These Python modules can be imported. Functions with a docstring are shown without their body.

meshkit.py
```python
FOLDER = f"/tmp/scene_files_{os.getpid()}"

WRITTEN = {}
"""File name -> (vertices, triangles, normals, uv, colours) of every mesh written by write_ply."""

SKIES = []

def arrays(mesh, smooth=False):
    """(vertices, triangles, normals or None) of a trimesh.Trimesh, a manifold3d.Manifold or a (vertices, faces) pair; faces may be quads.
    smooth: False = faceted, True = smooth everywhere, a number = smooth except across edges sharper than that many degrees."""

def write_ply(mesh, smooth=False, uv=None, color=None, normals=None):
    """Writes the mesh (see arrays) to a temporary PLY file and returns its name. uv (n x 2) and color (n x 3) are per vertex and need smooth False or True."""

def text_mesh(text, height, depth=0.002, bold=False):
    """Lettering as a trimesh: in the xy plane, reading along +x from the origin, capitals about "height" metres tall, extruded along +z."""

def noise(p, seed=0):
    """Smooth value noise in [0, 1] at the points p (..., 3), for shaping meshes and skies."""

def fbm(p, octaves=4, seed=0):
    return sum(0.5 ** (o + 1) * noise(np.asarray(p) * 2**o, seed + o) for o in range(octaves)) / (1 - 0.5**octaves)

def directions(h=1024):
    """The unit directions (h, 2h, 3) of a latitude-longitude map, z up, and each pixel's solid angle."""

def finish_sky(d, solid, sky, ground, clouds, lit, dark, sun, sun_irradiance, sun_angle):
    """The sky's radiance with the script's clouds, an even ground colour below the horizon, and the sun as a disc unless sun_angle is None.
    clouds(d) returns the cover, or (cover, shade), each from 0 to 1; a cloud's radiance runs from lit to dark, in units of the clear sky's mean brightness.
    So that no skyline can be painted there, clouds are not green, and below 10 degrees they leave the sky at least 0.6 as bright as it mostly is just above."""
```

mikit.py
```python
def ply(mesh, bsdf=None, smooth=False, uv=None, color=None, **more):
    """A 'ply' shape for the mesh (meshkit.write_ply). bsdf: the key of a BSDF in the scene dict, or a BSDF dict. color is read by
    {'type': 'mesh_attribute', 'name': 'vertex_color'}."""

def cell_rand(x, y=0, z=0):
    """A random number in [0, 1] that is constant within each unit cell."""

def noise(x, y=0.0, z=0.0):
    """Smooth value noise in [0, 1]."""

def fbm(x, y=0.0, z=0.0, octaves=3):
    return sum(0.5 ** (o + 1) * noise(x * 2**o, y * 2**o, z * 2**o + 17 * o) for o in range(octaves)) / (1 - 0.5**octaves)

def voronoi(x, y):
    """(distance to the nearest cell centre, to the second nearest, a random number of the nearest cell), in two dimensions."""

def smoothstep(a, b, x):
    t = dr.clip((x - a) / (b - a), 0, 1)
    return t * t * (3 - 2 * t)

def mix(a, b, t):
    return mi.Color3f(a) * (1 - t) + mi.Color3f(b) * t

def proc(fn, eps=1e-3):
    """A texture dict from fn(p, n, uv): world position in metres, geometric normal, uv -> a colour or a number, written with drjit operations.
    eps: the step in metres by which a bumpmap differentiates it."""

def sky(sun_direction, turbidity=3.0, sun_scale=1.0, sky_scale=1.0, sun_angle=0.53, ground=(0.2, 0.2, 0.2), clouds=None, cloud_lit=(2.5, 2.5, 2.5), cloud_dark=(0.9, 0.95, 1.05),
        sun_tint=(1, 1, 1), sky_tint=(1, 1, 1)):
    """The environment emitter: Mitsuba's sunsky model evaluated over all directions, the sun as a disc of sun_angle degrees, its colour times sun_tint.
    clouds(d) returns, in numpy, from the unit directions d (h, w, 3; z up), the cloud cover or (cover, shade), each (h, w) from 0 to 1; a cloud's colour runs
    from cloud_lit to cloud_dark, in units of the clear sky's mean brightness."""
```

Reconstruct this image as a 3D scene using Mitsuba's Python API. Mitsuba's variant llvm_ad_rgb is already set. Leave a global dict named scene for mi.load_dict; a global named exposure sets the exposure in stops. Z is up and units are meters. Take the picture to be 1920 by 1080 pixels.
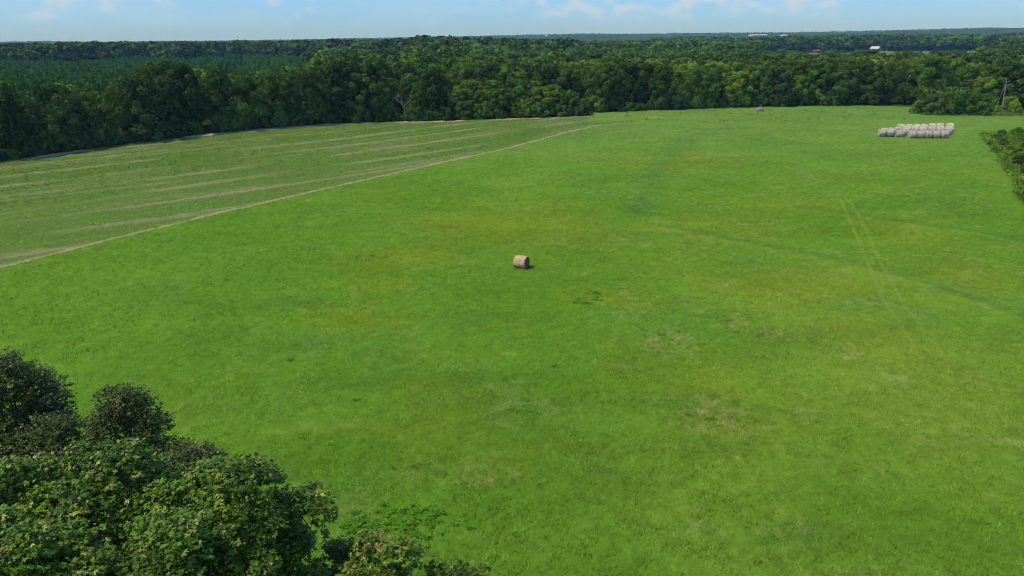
import math, random
import numpy as np, trimesh, mitsuba as mi, mikit, meshkit
from meshkit import fbm, noise
rng = np.random.default_rng(7); random.seed(7)
T = mi.ScalarTransform4f
scene, labels = {}, {}

# ------------------------------------------------------------------ camera, sky, exposure
CAM_H = 27.0
PITCH, ROLL = math.radians(18.8), math.radians(0.6)
fw = np.array([0, math.cos(PITCH), -math.sin(PITCH)]); up0 = np.array([0, math.sin(PITCH), math.cos(PITCH)])
upv = math.cos(ROLL) * up0 + math.sin(ROLL) * np.array([1.0, 0, 0])
scene['camera'] = {'type': 'perspective', 'fov': 70.0, 'fov_axis': 'x', 'near_clip': 0.5, 'far_clip': 30000.0,
                   'to_world': T().look_at(origin=[0, 0, CAM_H], target=[0, float(fw[1]), CAM_H + float(fw[2])], up=[float(v) for v in upv]),
                   'medium': {'type': 'ref', 'id': 'air'}}
SUN_AZ, SUN_EL = math.radians(200.0), math.radians(57.0)          # azimuth from +x, counter-clockwise: left and a little behind
SUN = [math.cos(SUN_EL) * math.cos(SUN_AZ), math.cos(SUN_EL) * math.sin(SUN_AZ), math.sin(SUN_EL)]


def clouds(d):
    az = np.degrees(np.arctan2(d[..., 0], d[..., 1])); el = np.degrees(np.arcsin(np.clip(d[..., 2], -1, 1)))
    big = fbm(np.stack([az / 7.0, el / 2.0, az * 0 + 0.3], -1), 2, 3)
    n = fbm(np.stack([az / 0.80, el / 0.42, az * 0 + 2.3], -1), 3, 13)
    band = np.clip((el - 0.7) / 1.1, 0, 1)
    puff = np.clip((n + 0.55 * (big - 0.5) - 0.545) / 0.15, 0, 1) * band
    veil = np.clip((fbm(np.stack([az / 7, el / 1.3, az * 0 + 4], -1), 4, 9) - 0.38) / 0.4, 0, 1) * 0.28 * np.clip(el / 2.0, 0, 1)
    high = np.clip((fbm(np.stack([d[..., 0] * 4, d[..., 1] * 4, d[..., 2] * 6], -1), 4, 5) - 0.62) / 0.2, 0, 1) * np.clip((el - 6) / 8, 0, 1) * 0.7
    return np.clip(np.maximum(np.maximum(puff * 0.85, veil), high), 0, 0.9), 0.25 + 0 * az


scene['sky'] = mikit.sky(SUN, turbidity=3.0, ground=(0.05, 0.10, 0.03), clouds=clouds, cloud_lit=(1.66, 2.10, 2.42), cloud_dark=(1.25, 1.55, 1.8), sky_tint=(1.26, 1.63, 2.00), sun_tint=(1.0, 0.97, 0.90))
exposure = 1.3
scene['air'] = {'type': 'homogeneous', 'albedo': {'type': 'rgb', 'value': [0.92, 0.96, 0.99]}, 'sigma_t': {'type': 'rgb', 'value': [3.4e-5, 7.2e-5, 11.5e-5]}}


# ------------------------------------------------------------------ helpers
def ss(a, b, x):
    t = np.clip((np.asarray(x, float) - a) / (b - a), 0, 1)
    return t * t * (3 - 2 * t)


def n2(x, y, s, seed=0, o=3):
    return fbm(np.stack([np.asarray(x) / s, np.asarray(y) / s, np.zeros_like(np.asarray(x, float)) + 0.37], -1), o, seed)


def tag(key, label=None, cat=None, group=None, kind=None):
    labels[key] = {k: v for k, v in (('label', label), ('category', cat), ('group', group), ('kind', kind)) if v}


used = {}


def numbered(name):
    k = used.get(name, 0); used[name] = k + 1
    return name if k == 0 else f'{name}_{k:03d}'


def ply_n(v, f, normals, color, bsdf):
    path = meshkit.write_ply((v, f), False, None, color, normals=normals)
    return {'type': 'ply', 'filename': path, 'face_normals': False, 'bsdf': {'type': 'ref', 'id': bsdf}}


def terrain(x, y):
    x = np.asarray(x, float); y = np.asarray(y, float)
    r = np.hypot(x, y); az = np.degrees(np.arctan2(x, np.maximum(y, 1e-3)))
    near = 6 * ss(70, 215, y)
    far = ss(1300, 5200, r) * ss(-60, 0, y) * (16 + 17 * ss(-22, 6, az) + 5 * ss(22, 31, az))
    roll = ss(1000, 2600, r) * (fbm(np.stack([x / 900, y / 700, x * 0 + 0.5], -1), 3, 21) - 0.5) * 26
    return near + far + roll * ss(-60, 0, y)


for name, rough in (('leaf_paint', 0),):
    scene['vcol'] = {'type': 'twosided', 'bsdf': {'type': 'diffuse', 'reflectance': {'type': 'mesh_attribute', 'name': 'vertex_color'}}}
scene['leaf_near'] = {'type': 'twosided', 'bsdf': {'type': 'principled', 'base_color': {'type': 'mesh_attribute', 'name': 'vertex_color'}, 'roughness': 0.34, 'specular': 0.20}}


def bark_fn(p, n, uv):
    v = mikit.fbm(p.x * 9, p.y * 9, p.z * 2.2, 3)
    return mikit.mix((0.05, 0.04, 0.03), (0.17, 0.15, 0.125), v)


scene['bark'] = {'type': 'twosided', 'bsdf': {'type': 'diffuse', 'reflectance': mikit.proc(bark_fn)}}

# ------------------------------------------------------------------ the lie of the land (world metres)
EDGE_L = [(-190, 60), (-150, 108), (-128, 133), (-107.2, 154.2), (-96.4, 165.3), (-84, 177.6), (-74.5, 186.3), (-51.2, 200.5), (-37.4, 203.9), (-15.7, 205.5), (0.5, 209.2), (23.4, 214)]
EDGE_R = [(24.8, 223.5), (48, 229.5), (74.3, 235.6), (102.2, 238.1), (128, 240.5), (139, 222), (155, 212), (190, 205), (240, 190), (300, 130)]
BORDER = [(-110, 36), (-64.6, 88.4), (-57, 99.8), (-46.9, 112.8), (-33.7, 127.6), (-16.7, 145.6), (0.3, 163.2), (10.6, 177.1), (20.9, 190.2), (28.6, 196.4)]
_e = np.array(EDGE_L + EDGE_R, float); _eaz = np.degrees(np.arctan2(_e[:, 0], _e[:, 1])); _er = np.hypot(_e[:, 0], _e[:, 1])
_o = np.argsort(_eaz, kind='stable'); _eaz, _er = _eaz[_o], _er[_o]


def edge_r(az):
    return np.interp(az, _eaz, _er)


def seg_dist(x, y, line):
    """(distance to the polyline, side: positive on its right)"""
    best = np.full(np.shape(x), 1e9); side = np.zeros(np.shape(x)); along = np.zeros(np.shape(x)); acc = 0.0
    for (ax, ay), (bx, by) in zip(line[:-1], line[1:]):
        dx, dy = bx - ax, by - ay; L = math.hypot(dx, dy)
        t = np.clip(((x - ax) * dx + (y - ay) * dy) / L**2, 0, 1)
        d = np.hypot(x - ax - t * dx, y - ay - t * dy)
        c = ((x - ax) * dy - (y - ay) * dx) / L
        m = d < best
        best = np.where(m, d, best); side = np.where(m, np.sign(c), side); along = np.where(m, acc + t * L, along); acc += L
    return best, side, along


def mixc(a, b, t):
    return a + (np.asarray(b) - a) * np.asarray(t)[..., None]


ROW_DIR = np.array([0.80, 0.60])


def crop_rows(x, y):
    """across-row coordinate of the crop field, its rows bending gently"""
    bend = 0.0008 * (x * ROW_DIR[0] + y * ROW_DIR[1] - 90) ** 2
    return -x * ROW_DIR[1] + y * ROW_DIR[0] - bend


TRACKS = [[(53.9, 117.8), (49, 101.7), (43, 83.4), (39.5, 72), (36.6, 60.7), (31.5, 47.8)], [(55.4, 117.8), (50.4, 100.6), (44.6, 83.0), (41.1, 71.1), (38.4, 60), (33.4, 47.2)]]
TERRACES = [[(22, 103), (30, 96), (37, 89.9), (41.9, 85.5), (46, 79.5), (50, 70)], [(46, 112), (57.5, 103.5), (63.2, 99.8), (70, 92.5), (80, 84)]]
SWATH = [(20, 112), (24.2, 127.9), (27.9, 139.9), (32.7, 154.2), (42.7, 173), (60.5, 195)]
BARE = [(15.0, 64.0, 3.2), (22.3, 67.4, 2.6), (24.6, 65.2, 1.8), (15.3, 48.9, 3.6), (30.2, 60.5, 1.8), (-2.4, 41.0, 1.6), (38, 55, 1.6), (13.5, 61.5, 1.6), (-6, 88, 1.2)]


YELLOW = [(-13.9, 91.7, 5), (-4.7, 106.4, 6), (-16.9, 69.7, 4), (26.2, 102.5, 7), (31.4, 78.1, 5), (56.5, 101.4, 6), (17.0, 54.3, 3), (16.3, 47.3, 3), (11.1, 75.3, 3.5), (32.8, 62.8, 4), (3.5, 111.9, 8), (-16.3, 81.5, 4), (45.6, 113.3, 6), (52.4, 81.2, 4), (31.7, 149.1, 8), (6.9, 100.6, 6)]
CLOVER = [(15.2, 136.2, 3.5), (-20.3, 64.2, 3), (-19.3, 51.4, 3), (-13.8, 55.0, 2.5), (11.2, 58.6, 2), (11.6, 173.5, 6), (56.6, 169.5, 5), (-4.4, 69.4, 3), (-32.8, 83.9, 4), (-28.5, 64.5, 3), (-7.6, 51.1, 2.5), (2.0, 63.6, 2), (54.6, 122.9, 5), (4.8, 41.9, 2), (-39.2, 76.8, 4), (59.5, 116.0, 5), (66.8, 98.4, 3)]


def meadow_color(x, y):
    base = np.array([0.079, 0.193, 0.017])
    a = n2(x, y * 0.9, 30, 1, 4); b = n2(x, y, 11, 2, 3); c = n2(x, y, 3.2, 3, 3); d = n2(x, y, 0.8, 4, 2); e = n2(x, y, 0.25, 5, 2)
    wx, wy = x + 6 * (b - 0.5), y + 9 * (n2(x, y, 13, 17, 3) - 0.5)
    col = np.broadcast_to(base, np.shape(x) + (3,))
    col = mixc(col, (0.130, 0.214, 0.026), 0.75 * ss(0.36, 0.68, 0.5 * a + 0.3 * b + 0.2 * c) * (0.5 + 0.5 * ss(-30, 30, x)))   # yellower, drier sward
    col = mixc(col, (0.122, 0.180, 0.013), 0.55 * ss(0.50, 0.74, 0.6 * n2(wx, wy, 17, 12, 4) + 0.4 * c))
    col = mixc(col, (0.060, 0.172, 0.024), 0.58 * ss(0.47, 0.68, 0.55 * n2(wx * 0.8, wy * 1.5, 12, 7, 4) + 0.45 * c))        # deep green clover
    col = mixc(col, (0.180, 0.228, 0.075), 0.55 * ss(0.54, 0.78, 0.5 * c + 0.5 * d) * (0.5 + 0.5 * ss(-10, 25, x)))          # seed heads, straw
    wq = 2.2 * (n2(x, y, 4.5, 22, 3) - 0.5)
    for spots_, tone, amt in ((YELLOW, (0.142, 0.192, 0.016), 0.50), (CLOVER, (0.056, 0.160, 0.024), 0.40)):
        m = np.zeros(np.shape(x))
        for px_, py_, r_ in spots_: m = np.maximum(m, ss(1.9, 0.2, np.hypot((x - px_) / (1.3 * r_), (y - py_) / r_) + wq))
        col = mixc(col, tone, amt * m * (0.55 + 0.9 * (c - 0.3)).clip(0, 1))
    dist, _, _ = seg_dist(x, y, SWATH)
    col = mixc(col, (0.045, 0.150, 0.030), 0.40 * ss(4.5, 0.3, dist + 5 * (c - 0.5)))
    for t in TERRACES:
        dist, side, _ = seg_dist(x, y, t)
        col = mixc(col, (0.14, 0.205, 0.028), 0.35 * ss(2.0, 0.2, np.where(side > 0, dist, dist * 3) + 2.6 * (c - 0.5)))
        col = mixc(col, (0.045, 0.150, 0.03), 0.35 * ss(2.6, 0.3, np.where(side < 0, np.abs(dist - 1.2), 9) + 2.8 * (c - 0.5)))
    for t in TRACKS:
        dist, _, al = seg_dist(x, y, t)
        col = mixc(col, (0.155, 0.235, 0.045), 0.66 * ss(0.34, 0.06, dist + 0.25 * (d - 0.5)) * ss(0.18, 0.5, n2(x, y, 4, 15, 2)) * ss(90, 30, al))
    for bx, by, br in BARE:
        q = np.hypot(x - bx, (y - by) * 0.9) / br
        m = ss(1.2, 0.1, q + 1.3 * (c - 0.5)) * ss(0.42, 0.66, 0.45 * d + 0.55 * e)
        col = mixc(col, (0.215, 0.185, 0.085), 0.6 * m)
        col = mixc(col, (0.045, 0.070, 0.018), 0.7 * ss(1.2, 0.4, q) * ss(0.60, 0.72, n2(x, y, 0.6, 16, 2)))
    q = np.hypot(x - 40, (y - 206.9)) / 2.2
    col = mixc(col, (0.42, 0.36, 0.24), ss(1.0, 0.6, np.hypot((x - 40) / 3.0, (y - 207.5) / 1.2)))
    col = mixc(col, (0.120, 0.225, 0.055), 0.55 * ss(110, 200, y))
    streaks = n2(x * 0.55, y * 1.1, 5.5, 18, 4) - 0.5
    fine = (0.50 + 0.42 * d + 0.62 * e) * (1 + 0.42 * streaks + 0.22 * (n2(x, y, 14, 20, 2) - 0.5))
    return col * fine[..., None] * np.array([1.09, 1.05, 1.02])


def lanes(s, x, y):
    """1 on the pale bare lanes between the sprayer's passes, broken here and there"""
    w = s + 5.0 * (n2(x, y, 45, 37, 2) - 0.5)
    k = np.abs((w / 9.5) % 1.0 - 0.5) * 9.5
    return ss(1.7, 0.0, k + 2.4 * (n2(x, y, 2.6, 38, 3) - 0.5)) * ss(0.36, 0.54, n2(x * 0.5, y * 0.5, 14, 39, 2))


def crop_color(x, y):
    s = crop_rows(x, y)
    streak = 0.4 * n2(s, (x * ROW_DIR[0] + y * ROW_DIR[1]) * 0.045, 3.2, 31, 3) + 0.6 * n2(s, (x * ROW_DIR[0] + y * ROW_DIR[1]) * 0.035, 0.9, 36, 2)
    c = n2(x, y, 2.0, 32, 3); d = n2(x, y, 0.5, 33, 2)
    col = np.broadcast_to(np.array([0.086, 0.170, 0.034]), np.shape(x) + (3,))
    col = mixc(col, (0.22, 0.215, 0.11), 0.7 * ss(0.485, 0.66, streak + 0.10 * (c - 0.5)))
    col = mixc(col, (0.10, 0.17, 0.03), 0.55 * ss(0.40, 0.60, c))
    col = mixc(col, (0.24, 0.225, 0.13), 0.75 * lanes(s, x, y))
    dist, side, _ = seg_dist(x, y, BORDER)
    col = mixc(col, (0.33, 0.31, 0.18), 0.75 * ss(1.3, 0.2, dist + 1.6 * (d - 0.5) + 2.2 * (c - 0.5)))
    dl, _, _ = seg_dist(x, y, EDGE_L)
    sand = ss(3.4, 1.2, dl + 3.0 * (c - 0.5)) * ss(0.40, 0.55, n2(x, y, 9, 35, 2))
    col = mixc(col, (0.47, 0.37, 0.25), sand)
    return col * (0.8 + 0.4 * d)[..., None]


def in_crop(x, y):
    dist, side, _ = seg_dist(x, y, BORDER)
    return (side < 0) & (y < 200) | ((side < 0) & (x < 22))


# ------------------------------------------------------------------ ground, meadow, crop field
def polar_grid(azs, rs):
    A, R = np.meshgrid(np.radians(azs), rs, indexing='ij')
    x, y = R * np.sin(A), R * np.cos(A)
    n, m = A.shape
    i, j = np.meshgrid(np.arange(n - 1), np.arange(m - 1), indexing='ij')
    q = np.stack([i * m + j, i * m + j + 1, (i + 1) * m + j + 1, (i + 1) * m + j], -1).reshape(-1, 4)
    f = np.vstack([q[:, [0, 2, 1]], q[:, [0, 3, 2]]])
    return x.ravel(), y.ravel(), f


gx, gy, gf = polar_grid(np.arange(-180, 180.1, 1.0), np.concatenate([[0.5], np.geomspace(4, 9000, 330)]))
gz = terrain(gx, gy) - 0.15
scene['floor_paint'] = {'type': 'twosided', 'bsdf': {'type': 'diffuse', 'reflectance': mikit.proc(lambda p, n, uv: mikit.mix((0.028, 0.042, 0.014), (0.060, 0.090, 0.020), mikit.fbm(p.x * 0.06, p.y * 0.06, 0.0, 4)))}}
scene['ground'] = mikit.ply((np.stack([gx, gy, gz], -1), gf), 'floor_paint', smooth=True)
tag('ground', 'green and brown land under the woods reaching to the horizon', 'ground', kind='structure')

azs = np.concatenate([np.arange(-54, -47, 0.35), np.arange(-47, 47.01, 0.105), np.arange(47.3, 72, 0.35)]); rs = np.geomspace(24, 262, 470)
mx, my, mf = polar_grid(azs, rs)
lim = edge_r(np.degrees(np.arctan2(mx, my))) + 1.0
crop = in_crop(mx, my)
bump = (n2(mx, my, 1.3, 41, 3) - 0.5) * 0.22 + (n2(mx, my, 0.45, 42, 2) - 0.5) * 0.16
ter = np.zeros_like(mx)
for t in TERRACES:
    dd, _, _ = seg_dist(mx, my, t); ter = np.maximum(ter, 0.22 * np.exp(-(dd / 2.6) ** 2))
mz = terrain(mx, my) + np.where(crop, bump * 0.5, bump) + ter
inside = np.hypot(mx, my) < lim
fin = inside[mf].all(1); fc = crop[mf].sum(1) >= 2


def sub(mask, name, colf):
    f = mf[mask]; idx = np.unique(f); remap = np.full(len(mx), -1); remap[idx] = np.arange(len(idx))
    v = np.stack([mx[idx], my[idx], mz[idx]], -1)
    scene[name] = mikit.ply((v, remap[f]), 'vcol', smooth=True, color=np.clip(colf(mx[idx], my[idx]), 0.005, 0.8))


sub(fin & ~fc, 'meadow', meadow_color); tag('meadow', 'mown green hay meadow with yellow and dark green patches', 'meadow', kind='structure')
sub(fin & fc, 'crop_field', crop_color); tag('crop_field', 'striped field of young crop rows with pale soil showing', 'field', kind='structure')


def blades(x, y, z, h, w, col, k, lean=0.35, bsdf='vcol', upn=0.75):
    """k upright triangles per tuft"""
    n = len(x)
    x, y, z, h, w = (np.repeat(a, k) for a in (x, y, z, h, w)); col = np.repeat(col, k, 0)
    a = rng.uniform(0, 2 * np.pi, n * k); m = n * k
    ox, oy = rng.normal(0, 1, m) * w * 0.8, rng.normal(0, 1, m) * w * 0.8
    dx, dy = np.cos(a) * w / 2, np.sin(a) * w / 2
    lx, ly = rng.normal(0, lean, m) * h, rng.normal(0, lean, m) * h
    p0 = np.stack([x + ox - dx, y + oy - dy, z - 0.05], -1); p1 = np.stack([x + ox + dx, y + oy + dy, z - 0.05], -1)
    p2 = np.stack([x + ox + lx, y + oy + ly, z + h * rng.uniform(0.6, 1.2, m)], -1)
    v = np.stack([p0, p1, p2], 1).reshape(-1, 3)
    nrm = np.stack([-np.sin(a), np.cos(a), 0 * a], -1); nrm *= np.sign((nrm * np.array(SUN)).sum(1))[:, None]
    nrm = nrm * (1 - upn) + np.array([0, 0, upn]); nrm /= np.linalg.norm(nrm, axis=1, keepdims=True)
    col = col * rng.uniform(0.8, 1.2, (m, 1))
    return ply_n(v, np.arange(3 * m).reshape(-1, 3), np.repeat(nrm, 3, 0), np.clip(np.repeat(col, 3, 0), 0.004, 0.8), bsdf)


# grass tufts of the meadow
N = 330000
rr = 30 * np.exp(rng.uniform(0, math.log(140 / 30), N)); aa = np.radians(rng.uniform(-44, 46, N))
tx, ty = rr * np.sin(aa), rr * np.cos(aa)
keep = ~in_crop(tx, ty) & (rr < edge_r(np.degrees(aa)) - 1) & (n2(tx, ty, 2.5, 51, 2) > rng.uniform(0.1, 0.75, N))
tx, ty = tx[keep], ty[keep]
hh = rng.uniform(0.10, 0.28, len(tx)) * (0.6 + 0.8 * n2(tx, ty, 6, 52, 2))
scene['grass'] = blades(tx, ty, terrain(tx, ty) - 0.03, hh, rng.uniform(0.05, 0.11, len(tx)), meadow_color(tx, ty) * rng.uniform(0.66, 1.42, (len(tx), 1)), 2, upn=0.72)
tag('grass', 'tufts of green hay grass growing all over the meadow', 'grass', kind='stuff')

# crop plants in rows
s0 = np.arange(40, 210, 0.95)
L = np.arange(-80, 190, 0.36)
S, U = np.meshgrid(s0, L, indexing='ij'); S, U = S.ravel(), U.ravel()
S = S + rng.normal(0, 0.10, len(S)); U = U + rng.uniform(-0.2, 0.2, len(U))
W = S + 0.0008 * (U - 90) ** 2
cx, cy = U * ROW_DIR[0] - W * ROW_DIR[1], U * ROW_DIR[1] + W * ROW_DIR[0]
caz = np.degrees(np.arctan2(cx, cy)); bd, _, _ = seg_dist(cx, cy, BORDER); ed, _, _ = seg_dist(cx, cy, EDGE_L)
streak = 0.4 * n2(S, U * 0.045, 3.2, 31, 3) + 0.6 * n2(S, U * 0.035, 0.9, 36, 2)
keep = in_crop(cx, cy) & (np.hypot(cx, cy) < edge_r(caz) - 1) & (caz > -46) & (bd > 0.7) & (ed > 1.6 + 2.0 * n2(cx, cy, 7, 8, 2)) & (rng.uniform(0, 1, len(cx)) > 0.03 + 0.95 * ss(0.49, 0.68, streak) + 0.8 * lanes(crop_rows(cx, cy), cx, cy))
cx, cy, st = cx[keep], cy[keep], streak[keep]
ccol = np.array([0.098, 0.200, 0.030]) * rng.uniform(0.7, 1.3, (len(cx), 1)) * (0.75 + 0.5 * n2(cx, cy, 6, 61, 3))[:, None]
ccol = mixc(ccol, (0.15, 0.20, 0.05), 0.35 * ss(0.45, 0.65, n2(cx, cy, 18, 62, 2)))
scene['crop_plants'] = blades(cx, cy, terrain(cx, cy) - 0.02, rng.uniform(0.10, 0.24, len(cx)), rng.uniform(0.18, 0.36, len(cx)), ccol, 4, lean=0.8, upn=0.85)
tag('crop_plants', 'young green crop plants growing in long rows', 'crop', kind='stuff')


# ------------------------------------------------------------------ foliage builders
def leaf_quads(c, nrm, size, col, aspect=0.7):
    n = len(c)
    r = rng.normal(0, 1, (n, 3)); t = np.cross(nrm, r); t /= np.linalg.norm(t, axis=1, keepdims=True) + 1e-9
    b = np.cross(nrm, t); s = size[:, None]
    v = np.stack([c - t * s * 0.5, c + b * s * 0.5 * aspect - nrm * s * 0.08, c + t * s * 0.5, c - b * s * 0.5 * aspect + nrm * s * 0.06], 1).reshape(-1, 3)
    k = np.arange(n)[:, None] * 4
    return v, np.vstack([k + [0, 1, 2], k + [0, 2, 3]]), np.repeat(col, 4, 0)


def lobes_of(H, R, n, base, shape):
    """centres and radii of a crown's leaf clumps"""
    out = []
    for k in range(n):
        u = (k + rng.uniform(0, 1)) / n
        z = base + (H - base) * (u ** 0.8)
        t = (z - base) / (H - base)
        if shape == 'round': prof = math.sqrt(max(0.0, 1 - (2 * t - 0.85) ** 2 / 1.5))
        elif shape == 'tall': prof = math.sqrt(max(0.0, 1 - (1.7 * t - 0.7) ** 2)) * 0.8
        elif shape == 'dome': prof = math.sqrt(max(0.0, 1 - t ** 2.2))
        else: prof = 1 - 0.85 * t
        lr = R * rng.uniform(0.24, 0.46) * (1 - 0.35 * t)
        a = k * 2.39996 + rng.uniform(-0.5, 0.5); d = max(0.0, R * prof - lr * 0.6) * rng.uniform(0.65, 1.15)
        out.append((math.cos(a) * d, math.sin(a) * d, min(z, H - lr * 0.7), lr))
    out.append((rng.uniform(-.1, .1) * R, rng.uniform(-.1, .1) * R, H - R * 0.30, R * 0.32))
    return np.array(out)


def crown(H, R, nl, nleaf, leaf, col, base, shape='round', vary=0.30, rough=0.38):
    lb = lobes_of(H, R, nl, base, shape)
    w = lb[:, 3] ** 2; which = rng.choice(len(lb), nleaf, p=w / w.sum())
    d = rng.normal(0, 1, (nleaf, 3)); d[:, 2] += 0.35; d /= np.linalg.norm(d, axis=1, keepdims=True)
    c = lb[which, :3] + d * (lb[which, 3] * rng.uniform(0.66, 1.08, nleaf))[:, None] * [1, 1, 0.82]
    ok = np.ones(nleaf, bool)
    for l in lb:
        ok &= ~(np.linalg.norm((c - l[:3]) / [1, 1, 0.82], axis=1) < 0.58 * l[3])
    ok &= c[:, 2] > 0.15
    c, d, which = c[ok], d[ok], which[ok]; n = len(c)
    nrm = d + rng.normal(0, rough, (n, 3)); nrm /= np.linalg.norm(nrm, axis=1, keepdims=True)
    tint = rng.uniform(1 - vary, 1 + vary, len(lb))[which] * rng.uniform(0.75, 1.25, n)
    hue = rng.normal(0, 0.08, len(lb))[which]
    cc = np.array(col)[None] * tint[:, None] * np.stack([1 + hue, 1 + 0 * hue, 1 - hue], -1)
    return leaf_quads(c, nrm, leaf * rng.uniform(0.6, 1.35, n), np.clip(cc, 0.003, 0.7))


def limb(p0, p1, r0, r1, sides=6):
    p0, p1 = np.array(p0, float), np.array(p1, float); d = p1 - p0; d /= np.linalg.norm(d)
    a = np.cross(d, [0.3, 0.9, 0.1]); a /= np.linalg.norm(a); b = np.cross(d, a)
    t = np.linspace(0, 2 * np.pi, sides, endpoint=False); ring = np.cos(t)[:, None] * a + np.sin(t)[:, None] * b
    v = np.vstack([p0 + ring * r0, p1 + ring * r1]); i = np.arange(sides); j = (i + 1) % sides
    return v, np.vstack([np.stack([i, j, j + sides], 1), np.stack([i, j + sides, i + sides], 1)])


def join(parts):
    v, f, at = [], [], 0
    for a, b in parts:
        v.append(a); f.append(b + at); at += len(a)
    return np.vstack(v), np.vstack(f)


def trunk_mesh(H, R, r=0.20, n=5):
    pts = [np.array([0, 0, -0.6])]
    for k in range(1, 4): pts.append(np.array([rng.normal(0, .12) * k, rng.normal(0, .12) * k, H * 0.26 * k]))
    parts = [limb(pts[k], pts[k + 1], r * (1 - .25 * k), r * (1 - .25 * (k + 1))) for k in range(3)]
    for k in range(n):
        a = k * 2.4 + rng.uniform(0, 1); s = pts[1 + k % 2]; e = s + np.array([math.cos(a) * R * .6, math.sin(a) * R * .6, H * rng.uniform(.15, .3)])
        parts.append(limb(s, e, r * .45, r * .15, 5))
    return join(parts)


PAL = {'dark': (0.062, 0.112, 0.020), 'deep': (0.046, 0.083, 0.019), 'mid': (0.066, 0.130, 0.022), 'fresh': (0.098, 0.185, 0.022), 'lime': (0.150, 0.245, 0.024), 'olive': (0.072, 0.118, 0.024), 'brown': (0.12, 0.08, 0.045)}


def bake_crown(mesh): return mikit.ply((mesh[0], mesh[1]), 'vcol', color=mesh[2])


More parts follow.
